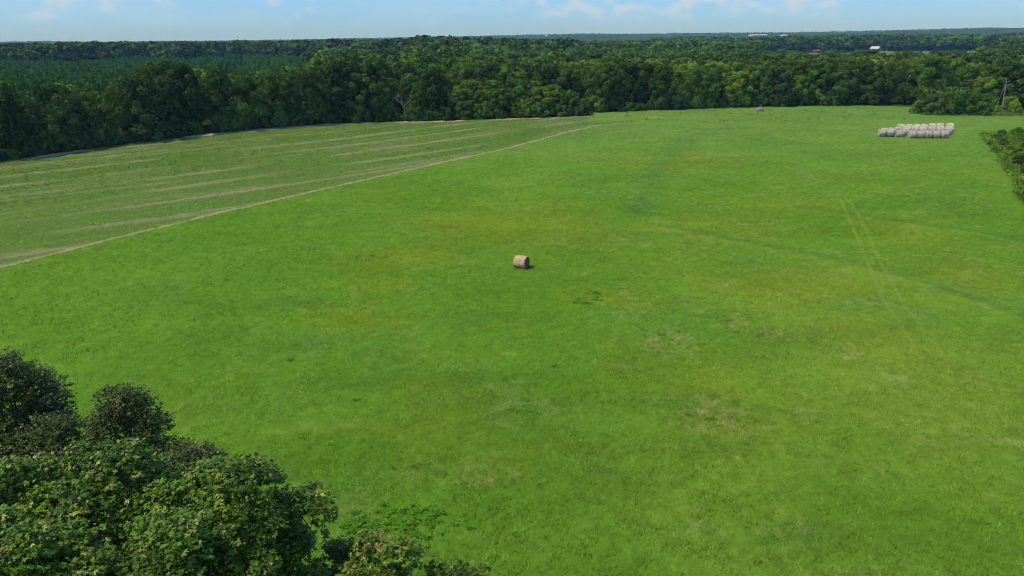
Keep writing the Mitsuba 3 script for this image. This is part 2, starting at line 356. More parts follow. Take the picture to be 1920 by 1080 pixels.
# prototypes: near tree kinds (with trunk), middle and far kinds (too small to show their trunks)
near_kinds, mid_kinds, far_kinds, bush_kinds = {}, {}, {}, {}
for pal, col in PAL.items():
    near_kinds[pal], mid_kinds[pal], far_kinds[pal], bush_kinds[pal] = [], [], [], []
    for k in range(1 if pal == 'brown' else 3 if pal in ('dark', 'deep', 'mid') else 2):
        H, R = 13.0, (5.2, 4.4, 5.8)[k]; shape = ('round', 'tall', 'round')[k]
        cl = np.array(col) * (1.0, 0.82, 1.2)[k]
        key = f'proto_near_{pal}_{k}'
        scene[key] = {'type': 'shapegroup', 'crown': bake_crown(crown(H, R, 24 + 5 * k, 6400, 0.50, cl, 1.3, shape)), 'trunk': mikit.ply(trunk_mesh(H, R), 'bark', smooth=True)}
        near_kinds[pal].append(key)
        if pal == 'brown': continue
        key = f'proto_mid_{pal}_{k}'
        scene[key] = {'type': 'shapegroup', 'crown': bake_crown(crown(H, R, 16, 1100, 0.95, cl, 3.5, shape))}
        mid_kinds[pal].append(key)
        key = f'proto_far_{pal}_{k}'
        scene[key] = {'type': 'shapegroup', 'crown': bake_crown(crown(H, R * 1.1, 10, 230, 2.0, cl, 6.0, 'round'))}
        far_kinds[pal].append(key)
    if pal in ('dark', 'mid', 'fresh', 'lime', 'deep'):
        for k in range(2):
            key = f'proto_bush_{pal}_{k}'
            scene[key] = {'type': 'shapegroup', 'foliage': bake_crown(crown(3.6, 2.6, 18, 2600, 0.32, np.array(col) * (1.0, 1.2)[k], 0.2, 'dome')), 'stem': mikit.ply(join([limb((0, 0, -.4), (math.cos(a) * .8, math.sin(a) * .8, 2.2), .07, .03, 5) for a in (0.3, 2.2, 4.1)]), 'bark', smooth=True)}
            bush_kinds[pal].append(key)
pine_kinds = []
for k, col in enumerate([(0.064, 0.150, 0.026), (0.082, 0.185, 0.028), (0.052, 0.125, 0.026)]):
    scene[f'proto_pine_{k}'] = {'type': 'shapegroup', 'crown': bake_crown(crown(12, 1.55, 12, 240, 0.85, col, 2.0, 'cone', 0.30))}
    pine_kinds.append(f'proto_pine_{k}')


def place(key, proto, x, y, s=1.0, sz=1.0, z=None, rot=None):
    z = float(terrain(x, y)) if z is None else float(z)
    rot = rng.uniform(0, 360) if rot is None else rot
    scene[key] = {'type': 'instance', 'sg': {'type': 'ref', 'id': proto}, 'to_world': T().translate([float(x), float(y), z - 0.1]).rotate([0, 0, 1], float(rot)).scale([float(s), float(s), float(s * sz)])}


# ------------------------------------------------------------------ the woods
def kinds_at(x, y):
    """tree kinds from slow patches of species"""
    v = 0.50 * n2(x, y, 70, 71, 2) + 0.50 * n2(x, y, 24, 72, 2) + 0.13 * (rng.uniform(0, 1, len(x)) - 0.5)
    k = np.digitize(v, [0.40, 0.485, 0.565, 0.595, 0.66])
    return np.array(['deep', 'dark', 'mid', 'olive', 'fresh', 'lime'])[k]


def polar(x, y): return np.degrees(np.arctan2(x, y)), np.hypot(x, y)


def in_plantation(x, y):
    az, r = polar(x, y)
    return (az > -48) & (az < -4) & (r > edge_r(az) + 13 + 16 * n2(az, az * 0, 3.5, 81, 2)) & (r < 800 + 5 * (az + 20) + 60 * np.sin(az * .9)) & ((az < -12 - 3 * np.sin(r / 40)) | (r > 300) & (r < 520) & (az < -7 + 3 * np.sin(r / 30)))


gx, gy, gf = polar_grid(np.arange(17.6, 32.5, 0.3), np.linspace(570, 1205, 60))
scene['pasture'] = mikit.ply((np.stack([gx, gy, terrain(gx, gy) - .06], -1), gf), 'vcol', smooth=True, color=mixc(np.broadcast_to(np.array([.10, .175, .04]), (len(gx), 3)), (.15, .19, .06), ss(.4, .65, n2(gx, gy, 40, 19, 3))))
tag('pasture', 'pale green pasture in the far clearing among the woods', 'pasture', kind='structure')


def in_clearing(x, y):
    az, r = polar(x, y)
    return (az > 18) & (az < 32) & (r > 580) & (r < np.where(az > 24.3, 1190, 1080) + 12 * np.sin(az * 1.3))


def grid_spots(r0, r1, cell, az0, az1):
    X = np.arange(-r1, r1, cell); Y = np.arange(20, r1, cell)
    gx, gy = np.meshgrid(X, Y); gx = gx.ravel() + rng.uniform(-.40, .40, gx.size) * cell; gy = gy.ravel() + rng.uniform(-.40, .40, gy.size) * cell
    az, r = polar(gx, gy)
    m = (r >= r0) & (r < r1) & (az > az0) & (az < az1) & (r > edge_r(az) + 3.5) & ~in_plantation(gx, gy) & ~in_clearing(gx, gy)
    return np.stack([gx[m], gy[m]], -1)


wood = [grid_spots(100, 360, 7.0, -44, 60)]
for line in (EDGE_L[2:], EDGE_R[:8]):                      # an irregular front row along each woodland edge
    for (ax, ay), (bx, by) in zip(line[:-1], line[1:]):
        Ln = math.hypot(bx - ax, by - ay); n = np.array([-(by - ay), bx - ax]) / Ln; n = n if n[1] > 0 else -n
        q = max(1, int(Ln / 6.5))
        t = (np.arange(q) + rng.uniform(.2, .8, q)) / q; o = rng.uniform(1.5, 3.6, q)
        wood.append(np.stack([ax + (bx - ax) * t + n[0] * o, ay + (by - ay) * t + n[1] * o], -1))
wood = np.vstack(wood)
mid, far = grid_spots(360, 620, 8.0, -42, 50), grid_spots(620, 1420, 10.5, -40, 46)


def size_at(x, y):
    left = 1 - ss(-60, 20, x)
    base = 10.8 + 2.4 * left * (1 - .6 * ss(-70, -110, x))
    tip = (x > -18) & (x < 24) & (y < 232)
    base = np.where(tip, 9.6 - 5.0 * ss(0, 23, x), base)
    return base * (0.80 + 0.44 * n2(x, y, 17, 91, 2))


KIND_WORDS = {'deep': 'very dark green', 'dark': 'dark green', 'mid': 'mid green', 'olive': 'olive green', 'fresh': 'fresh green', 'lime': 'bright yellow-green'}
az, r = polar(wood[:, 0], wood[:, 1]); dep = r - edge_r(az)
order = np.argsort(dep * 2.2 + r * 0.5); wood, az, r, dep = wood[order], az[order], r[order], dep[order]
pals = kinds_at(wood[:, 0], wood[:, 1]); hs = size_at(wood[:, 0], wood[:, 1]) * rng.uniform(.74, 1.22, len(wood))
tips = (wood[:, 0] > -18) & (wood[:, 0] < 24) & (wood[:, 1] < 232)
count, k = 0, 0
for i, (x, y) in enumerate(wood):
    pal, h, d, tip = str(pals[i]), hs[i], dep[i], tips[i]
    if x < -20 and d < 9 and pal in ('fresh', 'lime', 'olive'): pal = 'dark'
    if x < -20 and d > 11 and pal in ('deep', 'dark') and rng.uniform() < .55: pal = str(rng.choice(['fresh', 'mid', 'lime']))
    if x < -20 and d < 9 and rng.uniform() < .5: pal = 'deep'
    if tip and rng.uniform() < .25 + .75 * float(ss(-18, -4, x)): pal = str(rng.choice(['fresh', 'fresh', 'fresh', 'lime']))
    elif -18 < x < 58 and d < 34: pal = str(rng.choice(['deep', 'dark', 'dark']))
    if math.hypot(x - 121, y - 215) < 8 or tip and d < 13: continue
    if count < 285 and abs(az[i]) < 37:
        count += 1
        key = numbered('woodland_tree'); s = h / 13.0 * rng.uniform(.92, 1.12)
        place(key, near_kinds[pal][rng.integers(len(near_kinds[pal]))], x, y, s, h / 13.0 / s)
        row = 'front-row' if d < 5 else 'second-row' if d < 12 else 'back-row'
        if tip: side = 'rounded wood end'
        elif x < -80: side = 'far left wood edge'
        elif x < -45: side = 'left-centre wood edge'
        elif x < 24: side = 'wood edge behind crop field'
        elif x < 50: side = 'edge beyond rounded wood end'
        elif x < 85: side = 'edge behind reddish bale'
        elif x < 110: side = 'edge behind bale rows'
        else: side = 'edge behind thicket'
        size = 'tall' if h > 13 else 'low' if h < 9.5 else 'middling'
        tag(key, f'{size} {KIND_WORDS[pal]} {row} tree, {side}', 'tree', f'{size} {KIND_WORDS[pal]} {row} trees, {side}')
    else:
        k += 1; s = h / 13.0 * 1.05
        place(f'distant_woods__{k:05d}', mid_kinds[pal][rng.integers(len(mid_kinds[pal]))], x, y, s, .95)
for pts, kinds, gr, add in ((mid, mid_kinds, 1.15, 0.0), (far, far_kinds, 1.35, 1.8)):
    pals = kinds_at(pts[:, 0], pts[:, 1]); hs = (size_at(pts[:, 0], pts[:, 1]) + add) * rng.uniform(.66, 1.32, len(pts)); zs = terrain(pts[:, 0], pts[:, 1])
    hs = hs - 2.6 * ((np.degrees(np.arctan2(pts[:, 0], pts[:, 1])) > 17) & (np.hypot(pts[:, 0], pts[:, 1]) < 600))
    rr_ = np.hypot(pts[:, 0], pts[:, 1])
    hs = np.where((rr_ > 1075) & (pts[:, 0] > 250), hs + 4, hs); hs = np.where((rr_ > 700) & (rr_ < 1050) & (pts[:, 0] < 60), hs + 3.5, hs)
    for i, (x, y) in enumerate(pts):
        k += 1; s = hs[i] / 13.0 * gr; pal = str(pals[i])
        place(f'distant_woods__{k:05d}', kinds[pal][rng.integers(len(kinds[pal]))], x, y, s, 1.0 / gr, zs[i])
CLUMP = [(-13.5, 211, 8.2), (-8.5, 211.5, 7.6), (-3, 212.3, 8.0), (2.5, 213.3, 8.4), (8, 214.2, 8.2), (13, 215.2, 7.2), (17.5, 216, 6.0), (21.3, 216.8, 4.6), (-11, 216.5, 10.2), (-5, 217.5, 10.0), (1, 218.5, 10.2), (7, 219.5, 9.6), (12.5, 220.5, 8.4), (17.5, 221, 6.8)]
for i, (x, y, h) in enumerate(CLUMP):
    key = numbered('clump_tree'); s = h / 13.0 * rng.uniform(1.12, 1.3); pal = ('fresh', 'fresh', 'mid', 'fresh')[i % 4]
    place(key, near_kinds[pal][i % 2 if pal == 'fresh' else 0], x, y, s, h / 13.0 / s)
    words_ = ['leftmost', 'second from left', 'third from left', 'fourth from left', 'fifth from left', 'third from right', 'second from right', 'rightmost', 'leftmost', 'second from left', 'third from left', 'third from right', 'second from right', 'rightmost'][i]
    tag(key, f'low rounded {KIND_WORDS[pal]} tree, {words_} in the {"front" if i < 8 else "rear"} of the rounded wood end', 'tree', 'trees of the rounded wood end')
print('trees', count, k)
tag('distant_woods', 'mixed broadleaf woods reaching away behind the wood edges', 'woods', kind='stuff')
# pine plantation in rows
I, J = np.meshgrid(np.arange(-40, 260), np.arange(-380, 120), indexing='ij'); I, J = I.ravel(), J.ravel()
px, py = 0.94 * J * 2.7 + 0.34 * I * 3.3, -0.34 * J * 2.7 + 0.94 * I * 3.3
pr = np.hypot(px, py); m = (py > 60) & (pr > 150) & (pr < 830) & ~((pr > 400) & ((I + J) % 2 == 1)) & ~((pr > 600) & (I % 2 == 1)); px, py = px[m], py[m]
m = in_plantation(px, py) & (np.degrees(np.arctan2(px, py)) > -40); px, py = px[m] + rng.normal(0, .35, m.sum()), py[m] + rng.normal(0, .35, m.sum())
for k, (x, y, z) in enumerate(zip(px, py, terrain(px, py))):
    farp = math.hypot(x, y) >= 400
    place(f'pine_plantation__{k + 1:05d}', pine_kinds[rng.integers(3)], x, y, 0.76 * rng.uniform(.88, 1.1) * (1.25 if farp else 1), rng.uniform(.85, 1.0) / (1.2 if farp else 1), z)
print('pines', len(px))
tag('pine_plantation', 'close rows of young dark green pines behind the left wood edge', 'pine plantation', kind='stuff')

# the far woods as one rough canopy
fx, fy, ff = polar_grid(np.arange(-46, 54.01, 0.11), np.geomspace(1340, 8600, 190))
fz = terrain(fx, fy) + 9 + 9 * (n2(fx, fy, 16, 101, 2) - .4) + 8 * (n2(fx, fy, 90, 102, 2) - .5)
n1 = n2(fx, fy, 140, 103, 3); nn = n2(fx, fy, 14, 104, 2)
fcol = mixc(np.broadcast_to(np.array([.026, .050, .020]), (len(fx), 3)), (.046, .085, .022), ss(.40, .66, .5 * n1 + .5 * nn))
scene['far_canopy'] = mikit.ply((np.stack([fx, fy, fz], -1), ff), 'vcol', smooth=True, color=fcol)
tag('far_canopy', 'far wooded hills fading to blue along the horizon', 'woods', kind='stuff')

# ------------------------------------------------------------------ bushes, hedge, single trees
def bush(x, y, pal, s, sz, label, group, name='bush'):
    key = numbered(name)
    place(key, bush_kinds[pal][rng.integers(2)], x, y, s, sz)
    tag(key, label, 'bush', group)


words = {'deep': 'very dark green', 'dark': 'dark green', 'mid': 'mid green', 'fresh': 'fresh green', 'lime': 'yellow-green'}
for line, where in ((EDGE_L[3:], 'left wood edge'), (EDGE_R[:5], 'far wood edge')):
    for (ax, ay), (bx, by) in zip(line[:-1], line[1:]):
        Ln = math.hypot(bx - ax, by - ay); q = max(1, int(Ln / 3.3)); n = np.array([-(by - ay), bx - ax]) / Ln; n = n if n[1] > 0 else -n
        for t in (np.arange(q) + rng.uniform(.1, .9, q)) / q:
            o = rng.uniform(0.4, 2.0); x, y = ax + (bx - ax) * t + n[0] * o, ay + (by - ay) * t + n[1] * o
            pal = str(rng.choice(['deep', 'dark', 'mid', 'mid', 'fresh'] if x > -30 and 'left' not in where or x > -18 else ['deep', 'deep', 'dark', 'dark', 'mid']))
            s = rng.uniform(.6, 1.25)
            part = ('left part', 'middle part', 'right part')[0 if x < (-60 if 'left' in where else 55) else 1 if x < (-20 if 'left' in where else 90) else 2]
            bush(x, y, pal, s, rng.uniform(.8, 1.25), f'{words[pal]} bush at foot of {where}, {part}', f'{words[pal]} bushes at foot of {where}, {part}')
thicket = [(117.0, 209.6, 1.35), (120.2, 208.6, 1.5), (123.8, 208.0, 1.55), (127.2, 207.6, 1.5), (130.2, 207.2, 1.3), (119.0, 212.5, 1.6), (123.0, 212.0, 1.75), (127.0, 211.2, 1.7), (131.0, 210.4, 1.4)]
pos_words = ['leftmost', 'second from left', 'third from left', 'fourth from left', 'rightmost']
for i, (x, y, s) in enumerate(thicket):
    row = f'front bush, {pos_words[i]}' if i < 5 else f'rear bush, {["leftmost", "second from left", "third from left", "rightmost"][i - 5]}'
    bush(x, y, ['mid', 'dark', 'mid', 'mid', 'mid', 'dark', 'mid', 'dark', 'mid'][i], s * 1.08, 1.05, f'rounded {row}, in the thicket left of the utility pole', 'bushes of the round thicket', 'thicket_bush')
for i, (x, y, s, pal) in enumerate([(134.5, 206.5, .7, 'lime'), (139.5, 207, .8, 'fresh'), (143.5, 205.5, .85, 'mid'), (147, 204, .9, 'fresh'), (135.5, 213, 1.3, 'fresh'), (142, 213, 1.2, 'lime')]):
    bush(x, y, pal, s, 1.0, ['small bright yellow-green bush at the foot of the pole guy wire', 'low fresh green bush just right of the utility pole', 'mid green bush second right of the utility pole', 'fresh green bush third right of the utility pole', 'fresh green bush behind the utility pole', 'yellow-green bush behind and right of the utility pole'][i], None, 'roadside_bush')
for key, pal, x, y, s, sz, lab in (('shade_tree', 'mid', 121.5, 216.5, 1.13, 1.02, 'big rounded dark green tree standing behind the round thicket'), ('shade_tree_001', 'lime', 137.5, 219, .72, 1.0, 'yellow-green small tree behind the utility pole'),
                                    ('shade_tree_002', 'brown', 127, 254, .62, 1.35, 'brown dead-leaved tree among the green wood behind the bales'), ('shade_tree_003', 'deep', 107.5, 150.5, .50, 1.0, 'dark small tree at the right edge of the picture above the hedge'),
                                    ('shade_tree_004', 'lime', 62, 262, .98, 1.0, 'bright yellow-green tall crown above the middle of the far wood')):
    place(key, near_kinds[pal][0], x, y, s, sz); tag(key, lab, 'tree')
used['shade_tree'] = 5
HEDGE = [(111, 174), (109.6, 171.2), (103.9, 158.9), (95.2, 141.3), (89.4, 128.9), (82.2, 115), (74, 99), (66, 84), (62, 70), (58, 54)]
hedge_words = ['farthest', 'second farthest', 'third farthest', 'fourth farthest', 'fifth farthest', 'sixth farthest', 'eighth farthest', 'seventh farthest', 'ninth farthest', 'tenth farthest']
hb = [(112.5, 169.5, .42, 'dark'), (109.0, 165.5, .40, 'mid'), (106.2, 159.0, .42, 'mid'), (104.6, 154.0, .30, 'mid'), (99.6, 146.0, .34, 'fresh'), (98.0, 141.0, .56, 'dark'), (94.6, 133.5, .54, 'dark'), (97.5, 136.0, .65, 'mid'), (90.8, 125.5, .55, 'mid'), (87.0, 117.5, .6, 'mid')]
for i, (x, y, s, pal) in enumerate(hb):
    bush(x, y, pal, s * 1.15, 1.0, f'{words[pal]} bush in the right-hand hedge, {hedge_words[i]} from the camera', 'bushes of the right hedge', 'hedge_bush')

for i, (x, y, s, pal) in enumerate([(116.5, 170, .6, 'mid'), (113.5, 163, .62, 'fresh'), (111, 157, .7, 'mid'), (102.8, 148.5, .6, 'fresh'), (103.5, 142, .75, 'mid'), (100.5, 131.5, .7, 'fresh'), (95.5, 124.5, .7, 'mid'), (91.5, 117.0, .7, 'fresh'), (86.5, 109.5, .65, 'mid'), (80.5, 107.5, .5, 'fresh')]):
    bush(x, y, pal, s, 1.0, f'{words[pal]} bush in the rear line of the right-hand hedge, {hedge_words[i].replace("eighth", "x").replace("seventh", "eighth").replace("x", "seventh")} from the camera', 'rear bushes of the right hedge', 'hedge_bush')

# rank weeds: along the hedge, round the thicket, in the meadow
def weed_patch(xy, h, w, col, leaf, per):
    n = len(xy) * per
    c = np.repeat(xy, per, 0) + rng.normal(0, w, (n, 2))
    z = terrain(c[:, 0], c[:, 1]) + np.abs(rng.normal(0, h, n)) + 0.05
    nrm = np.array([0, 0, 1.0]) + rng.normal(0, .5, (n, 3)); nrm /= np.linalg.norm(nrm, axis=1, keepdims=True)
    cc = np.repeat(np.array(col) * rng.uniform(.7, 1.3, (len(xy), 1)), per, 0) * rng.uniform(.75, 1.25, (n, 1))
    v, f, col4 = leaf_quads(np.column_stack([c, z]), nrm, leaf * rng.uniform(.6, 1.4, n), np.clip(cc, .003, .6))
    up = np.repeat(nrm * .35 + [0, 0, .65], 4, 0); up /= np.linalg.norm(up, axis=1, keepdims=True)
    return v, f, col4, up


def stuff(name, meshes, label, cat):
    v, f = join([(m[0], m[1]) for m in meshes])
    scene[name] = ply_n(v, f, np.vstack([m[3] for m in meshes]), np.vstack([m[2] for m in meshes]), 'vcol'); tag(name, label, cat, kind='stuff')


hx = []
for (ax, ay), (bx, by) in zip(HEDGE[:-1], HEDGE[1:]):
    L0 = math.hypot(bx - ax, by - ay); q = int(L0 * 16); t = rng.uniform(0, 1, q); o = rng.uniform(0, 1, q) ** 1.3 * 10
    hx.append(np.stack([ax + (bx - ax) * t, ay + (by - ay) * t, o], -1))
hx = np.vstack(hx); wob = 2.4 * (n2(hx[:, 0], hx[:, 1], 5, 77, 2) - .5)
hx = np.stack([hx[:, 0] + hx[:, 2] * .9 + wob, hx[:, 1] - hx[:, 2] * .42], -1)
g_ = n2(hx[:, 0], hx[:, 1], 4, 78, 2); A_, B_, C_ = hx[g_ < .42], hx[(g_ >= .42) & (g_ < .58)], hx[g_ >= .58]
stuff('hedge_weeds', [weed_patch(A_, .50, .45, (.10, .185, .022), .32, 30), weed_patch(B_, .30, .45, (.115, .215, .022), .30, 24), weed_patch(C_, .22, .5, (.18, .28, .02), .28, 20)], 'tall rank weeds and brambles filling the hedge strip at right', 'weeds')
tx2 = np.stack([rng.uniform(114, 160, 190), 0 * np.zeros(190)], -1); tx2[:, 1] = np.interp(tx2[:, 0], [114, 132, 160], [207.5, 204.5, 198]) + rng.normal(0, .9, 190)
stuff('thicket_weeds', [weed_patch(tx2, .35, .5, (.085, .165, .025), .3, 20)], 'bright rank grass along the foot of the thicket', 'weeds')
wp = np.vstack([rng.normal((-9.4, 36.2), (.9, .5), (16, 2)), rng.normal((-7.4, 36.0), (1.1, .7), (46, 2)), rng.normal((-5.7, 37.0), (.8, .5), (20, 2)), rng.normal((-4.5, 35.2), (1.0, .5), (8, 2)), rng.normal((9.2, 77.2), (.35, .3), (9, 2)), rng.normal((8.7, 75.4), (.7, .4), (6, 2)), rng.normal((7.4, 73.7), (.5, .4), (7, 2)), [(-20, 60), (-12.5, 52), (-13, 45.4), (3.6, 58)]])
stuff('meadow_weeds', [weed_patch(wp, .10, .14, (.085, .235, .018), .13, 46)], 'bright green broad-leaved weeds in clumps on the meadow', 'weeds')
dx = np.stack([rng.uniform(30, 108, 70), rng.uniform(196, 229, 70)], -1)
dx = dx[np.hypot(dx[:, 0], dx[:, 1]) < edge_r(np.degrees(np.arctan2(dx[:, 0], dx[:, 1]))) - 3]
stuff('tall_tussocks', [weed_patch(dx, .16, .35, (.045, .11, .022), .24, 16)], 'dark tussocks dotted over the far side of the meadow', 'weeds')


# bare trees
def bare_tree(x, y, H, label, col='grey_wood'):
    parts = []
    def grow(p, d, L, r, depth):
        e = p + d * L; parts.append(limb(p, e, r, r * .62, 5))
        if depth == 0: return
        for _ in range(3 if depth > 1 else 4):
            nd = d + rng.normal(0, .55, 3) + [0, 0, .15]; nd /= np.linalg.norm(nd)
            grow(p + d * L * rng.uniform(.6, 1), nd, L * rng.uniform(.5, .75), r * .55, depth - 1)
    grow(np.array([x, y, float(terrain(x, y)) - .3]), np.array([.03, 0, 1.0]), H * .5, .22, 4)
    key = numbered('bare_tree'); scene[key] = mikit.ply(join(parts), col, smooth=True); tag(key, label, 'tree')


scene['grey_wood'] = {'type': 'twosided', 'bsdf': {'type': 'diffuse', 'reflectance': mikit.proc(lambda p, n, uv: mikit.mix((.20, .19, .175), (.36, .345, .32), mikit.fbm(p.x * 5, p.y * 5, p.z * 2, 3)))}}
bare_tree(-17.0, 212.5, 9.5, 'bare silver-grey tree between green crowns behind the crop field')
bare_tree(-29.5, 208.5, 8.5, 'bare pale trunk in the dark wood edge behind the crop field')


# ------------------------------------------------------------------ hay bales
def hay(name, top, low, band):
    def fn(p, n, uv):
        f = mikit.fbm(p.x * 7, p.y * 7, p.z * 7, 3); g = mikit.fbm(p.x * 40, p.y * 40, p.z * 14, 2)
        c = mikit.mix(low, top, mikit.smoothstep(0.25, 0.75, f))
        return c * (0.72 + 0.56 * g) * (1.0 - band * mikit.smoothstep(0.55, 0.75, mikit.noise(p.x * 3.1, p.y * 3.1, p.z * 0.6)))
    scene[name] = {'type': 'twosided', 'bsdf': {'type': 'diffuse', 'reflectance': mikit.proc(fn)}}


hay('hay_tan', (0.54, 0.43, 0.28), (0.37, 0.28, 0.17), 0.3)
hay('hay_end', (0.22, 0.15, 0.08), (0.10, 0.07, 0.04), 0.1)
hay('hay_grey', (0.47, 0.45, 0.41), (0.32, 0.305, 0.275), 0.3)
hay('hay_cream', (0.57, 0.55, 0.44), (0.45, 0.42, 0.32), 0.25)
hay('hay_old', (0.34, 0.25, 0.17), (0.23, 0.165, 0.11), 0.2)


def bale_roll(r, L, seg=40, sag=0.06):
    """side of a round bale lying on its side along x, its middle at the origin, a little flat underneath"""
    prof = [(-L / 2, r * .90), (-L / 2 + .03, r * .95), (-L / 2 + .10, r), (-L / 4, r * 1.01), (0, r * 1.015), (L / 4, r * 1.01), (L / 2 - .10, r), (L / 2 - .03, r * .95), (L / 2, r * .90)]
    a = np.linspace(0, 2 * np.pi, seg, endpoint=False)
    v = np.array([[x, q * math.cos(t), q * math.sin(t)] for x, q in prof for t in a])
    m = len(prof); i, j = np.meshgrid(np.arange(m - 1), np.arange(seg), indexing='ij')
    f = np.stack([i * seg + j, i * seg + (j + 1) % seg, (i + 1) * seg + (j + 1) % seg, (i + 1) * seg + j], -1).reshape(-1, 4)
    return v, f


def bale_end(r, L, sx, seg=40):
    a = np.linspace(0, 2 * np.pi, seg, endpoint=False); rings = [(.90, 0.0), (.80, .025), (.55, .015), (.30, .03), (.12, .01)]
    v = np.array([[sx * (L / 2 + o), r * q * math.cos(t), r * q * math.sin(t)] for q, o in rings for t in a] + [[sx * (L / 2 + .03), 0, 0]])
    f = []
    for i in range(len(rings) - 1):
        for j in range(seg):
            b = [i * seg + j, (i + 1) * seg + j, (i + 1) * seg + (j + 1) % seg, i * seg + (j + 1) % seg]
            f += [[b[0], b[1], b[2]], [b[0], b[2], b[3]]]
    f += [[(len(rings) - 1) * seg + j, len(v) - 1, (len(rings) - 1) * seg + (j + 1) % seg] for j in range(seg)]
    f = np.array(f)
    return v, (f if sx < 0 else f[:, ::-1])


def rough(v, r, amp, seed, sag):
    u = v + np.stack([noise(v * 5 + 3, seed) - .5, noise(v * 5 + 7, seed + 1) - .5, noise(v * 5, seed + 2) - .5], -1) * amp
    u[:, 2] = np.where(u[:, 2] < -r * (1 - sag), -r * (1 - sag) + (u[:, 2] + r * (1 - sag)) * .25, u[:, 2])
    u[:, 1] *= 1 + sag * .6 * np.clip(-u[:, 2] / r + .2, 0, 1)
    u[:, 2] += r * (1 - sag * .8)
    return u


def set_down(v, x, y, yaw):
    c, s = math.cos(yaw), math.sin(yaw)
    return np.stack([x + v[:, 0] * c - v[:, 1] * s, y + v[:, 0] * s + v[:, 1] * c, v[:, 2] + float(terrain(x, y)) - .04], -1)


r, L, yaw = .80, 1.55, math.radians(-27)
v, f = bale_roll(r, L, 56); scene['hay_bale__roll'] = mikit.ply((set_down(rough(v, r, .10, 5, .07), 1.2, 86.5, yaw), f), 'hay_tan', smooth=50)
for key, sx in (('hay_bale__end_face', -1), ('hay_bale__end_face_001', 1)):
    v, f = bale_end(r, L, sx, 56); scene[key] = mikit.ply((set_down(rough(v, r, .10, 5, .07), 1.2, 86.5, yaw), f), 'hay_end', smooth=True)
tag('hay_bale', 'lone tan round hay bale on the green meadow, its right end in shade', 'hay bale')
sx_, sy_ = rng.normal(0, 1.0, 500) * .75 + 1.2, rng.normal(0, 1.0, 500) * .6 + 86.5
scene['grass_at_bale'] = blades(sx_, sy_, terrain(sx_, sy_) - .02, rng.uniform(.12, .26, 500), rng.uniform(.05, .10, 500), meadow_color(sx_, sy_), 2)
tag('grass_at_bale', 'grass tufts round the foot of the lone bale', 'grass', kind='stuff')

u_ = trimesh.creation.icosphere(4, 1.0); v = np.array(u_.vertices)
v = v * (1 + .35 * (fbm(v * 2.2 + 5, 3, 4) - .5))[:, None] * [1.25, .95, 1.15]; v[:, 2] = np.maximum(v[:, 2], -.25)
scene['hay_bale_001'] = mikit.ply((v + [73.9, 221.6, float(terrain(73.9, 221.6)) + .15], u_.faces), 'hay_old', smooth=True)
tag('hay_bale_001', 'old slumped reddish bale alone near the far wood edge', 'hay bale'); used['hay_bale'] = 2

ROWS = [  # (row words, material, [(x, y)])  in world metres
    ('front row of main stack', 'hay_grey', [(92.1, 169.8), (93.9, 169.7), (95.6, 169.6), (97.4, 169.5), (99.3, 169.4)]),
    ('second row of main stack', 'hay_grey', [(92.3, 173.1), (94.2, 173.2), (96.1, 173.1), (98.1, 173.1), (100.1, 172.9), (101.9, 172.8)]),
    ('third row of main stack', 'hay_cream', [(93.8, 175.7), (95.7, 175.7), (97.6, 175.7), (99.7, 175.8), (101.9, 175.9), (103.9, 175.6)]),
    ('rear row of main stack', 'hay_cream', [(94.3, 179.4), (96.1, 179.1), (98.1, 179.5), (99.9, 179.5), (102.1, 179.7), (104.0, 179.9), (106.3, 179.7)]),
    ('front of small left group', 'hay_grey', [(86.3, 172.1), (88.1, 172.0), (89.9, 171.2)]),
    ('rear of small left group', 'hay_grey', [(88.1, 174.6), (90.0, 174.9), (91.6, 175.4)])]
ORD = ['leftmost bale', 'second bale from the left', 'third bale from the left', 'fourth bale from the left', 'fifth bale from the left', 'sixth bale from the left', 'seventh bale from the left']
for ri, (words_, mat, pts) in enumerate(ROWS):
    for i, (x, y) in enumerate(pts):
        key = numbered('hay_bale'); r, L = rng.uniform(.79, .88), rng.uniform(1.32, 1.48); yaw = rng.normal(0, .05) - .10
        v1, f1 = bale_roll(r, L, 36); v2, f2 = bale_end(r, L, -1, 36); v3, f3 = bale_end(r, L, 1, 36); sag = rng.uniform(.06, .13)
        for part, (v, f) in (('roll', (v1, f1)), ('end_face', (v2, f2)), ('end_face_001', (v3, f3))):
            scene[f'{key}__{part}'] = mikit.ply((set_down(rough(v, r, .16, ri * 20 + i, sag), x + rng.normal(0, .0), y, yaw), f), mat, smooth=50 if part == 'roll' else True)
        kind = 'weathered grey' if mat == 'hay_grey' else 'pale cream'
        tag(key, f'{kind} round bale, {ORD[i]} in {words_}', 'hay bale', 'round bales stored in rows at the field side')

# ------------------------------------------------------------------ utility pole, far buildings
scene['pole_wood'] = {'type': 'twosided', 'bsdf': {'type': 'diffuse', 'reflectance': {'type': 'rgb', 'value': [.30, .28, .25]}}}
scene['white_metal'] = {'type': 'twosided', 'bsdf': {'type': 'diffuse', 'reflectance': {'type': 'rgb', 'value': [.54, .55, .56]}}}
scene['pale_wall'] = {'type': 'twosided', 'bsdf': {'type': 'diffuse', 'reflectance': {'type': 'rgb', 'value': [.55, .54, .52]}}}
scene['rust_red'] = {'type': 'twosided', 'bsdf': {'type': 'diffuse', 'reflectance': {'type': 'rgb', 'value': [.28, .12, .09]}}}
scene['dark_opening'] = {'type': 'twosided', 'bsdf': {'type': 'diffuse', 'reflectance': {'type': 'rgb', 'value': [.05, .05, .055]}}}


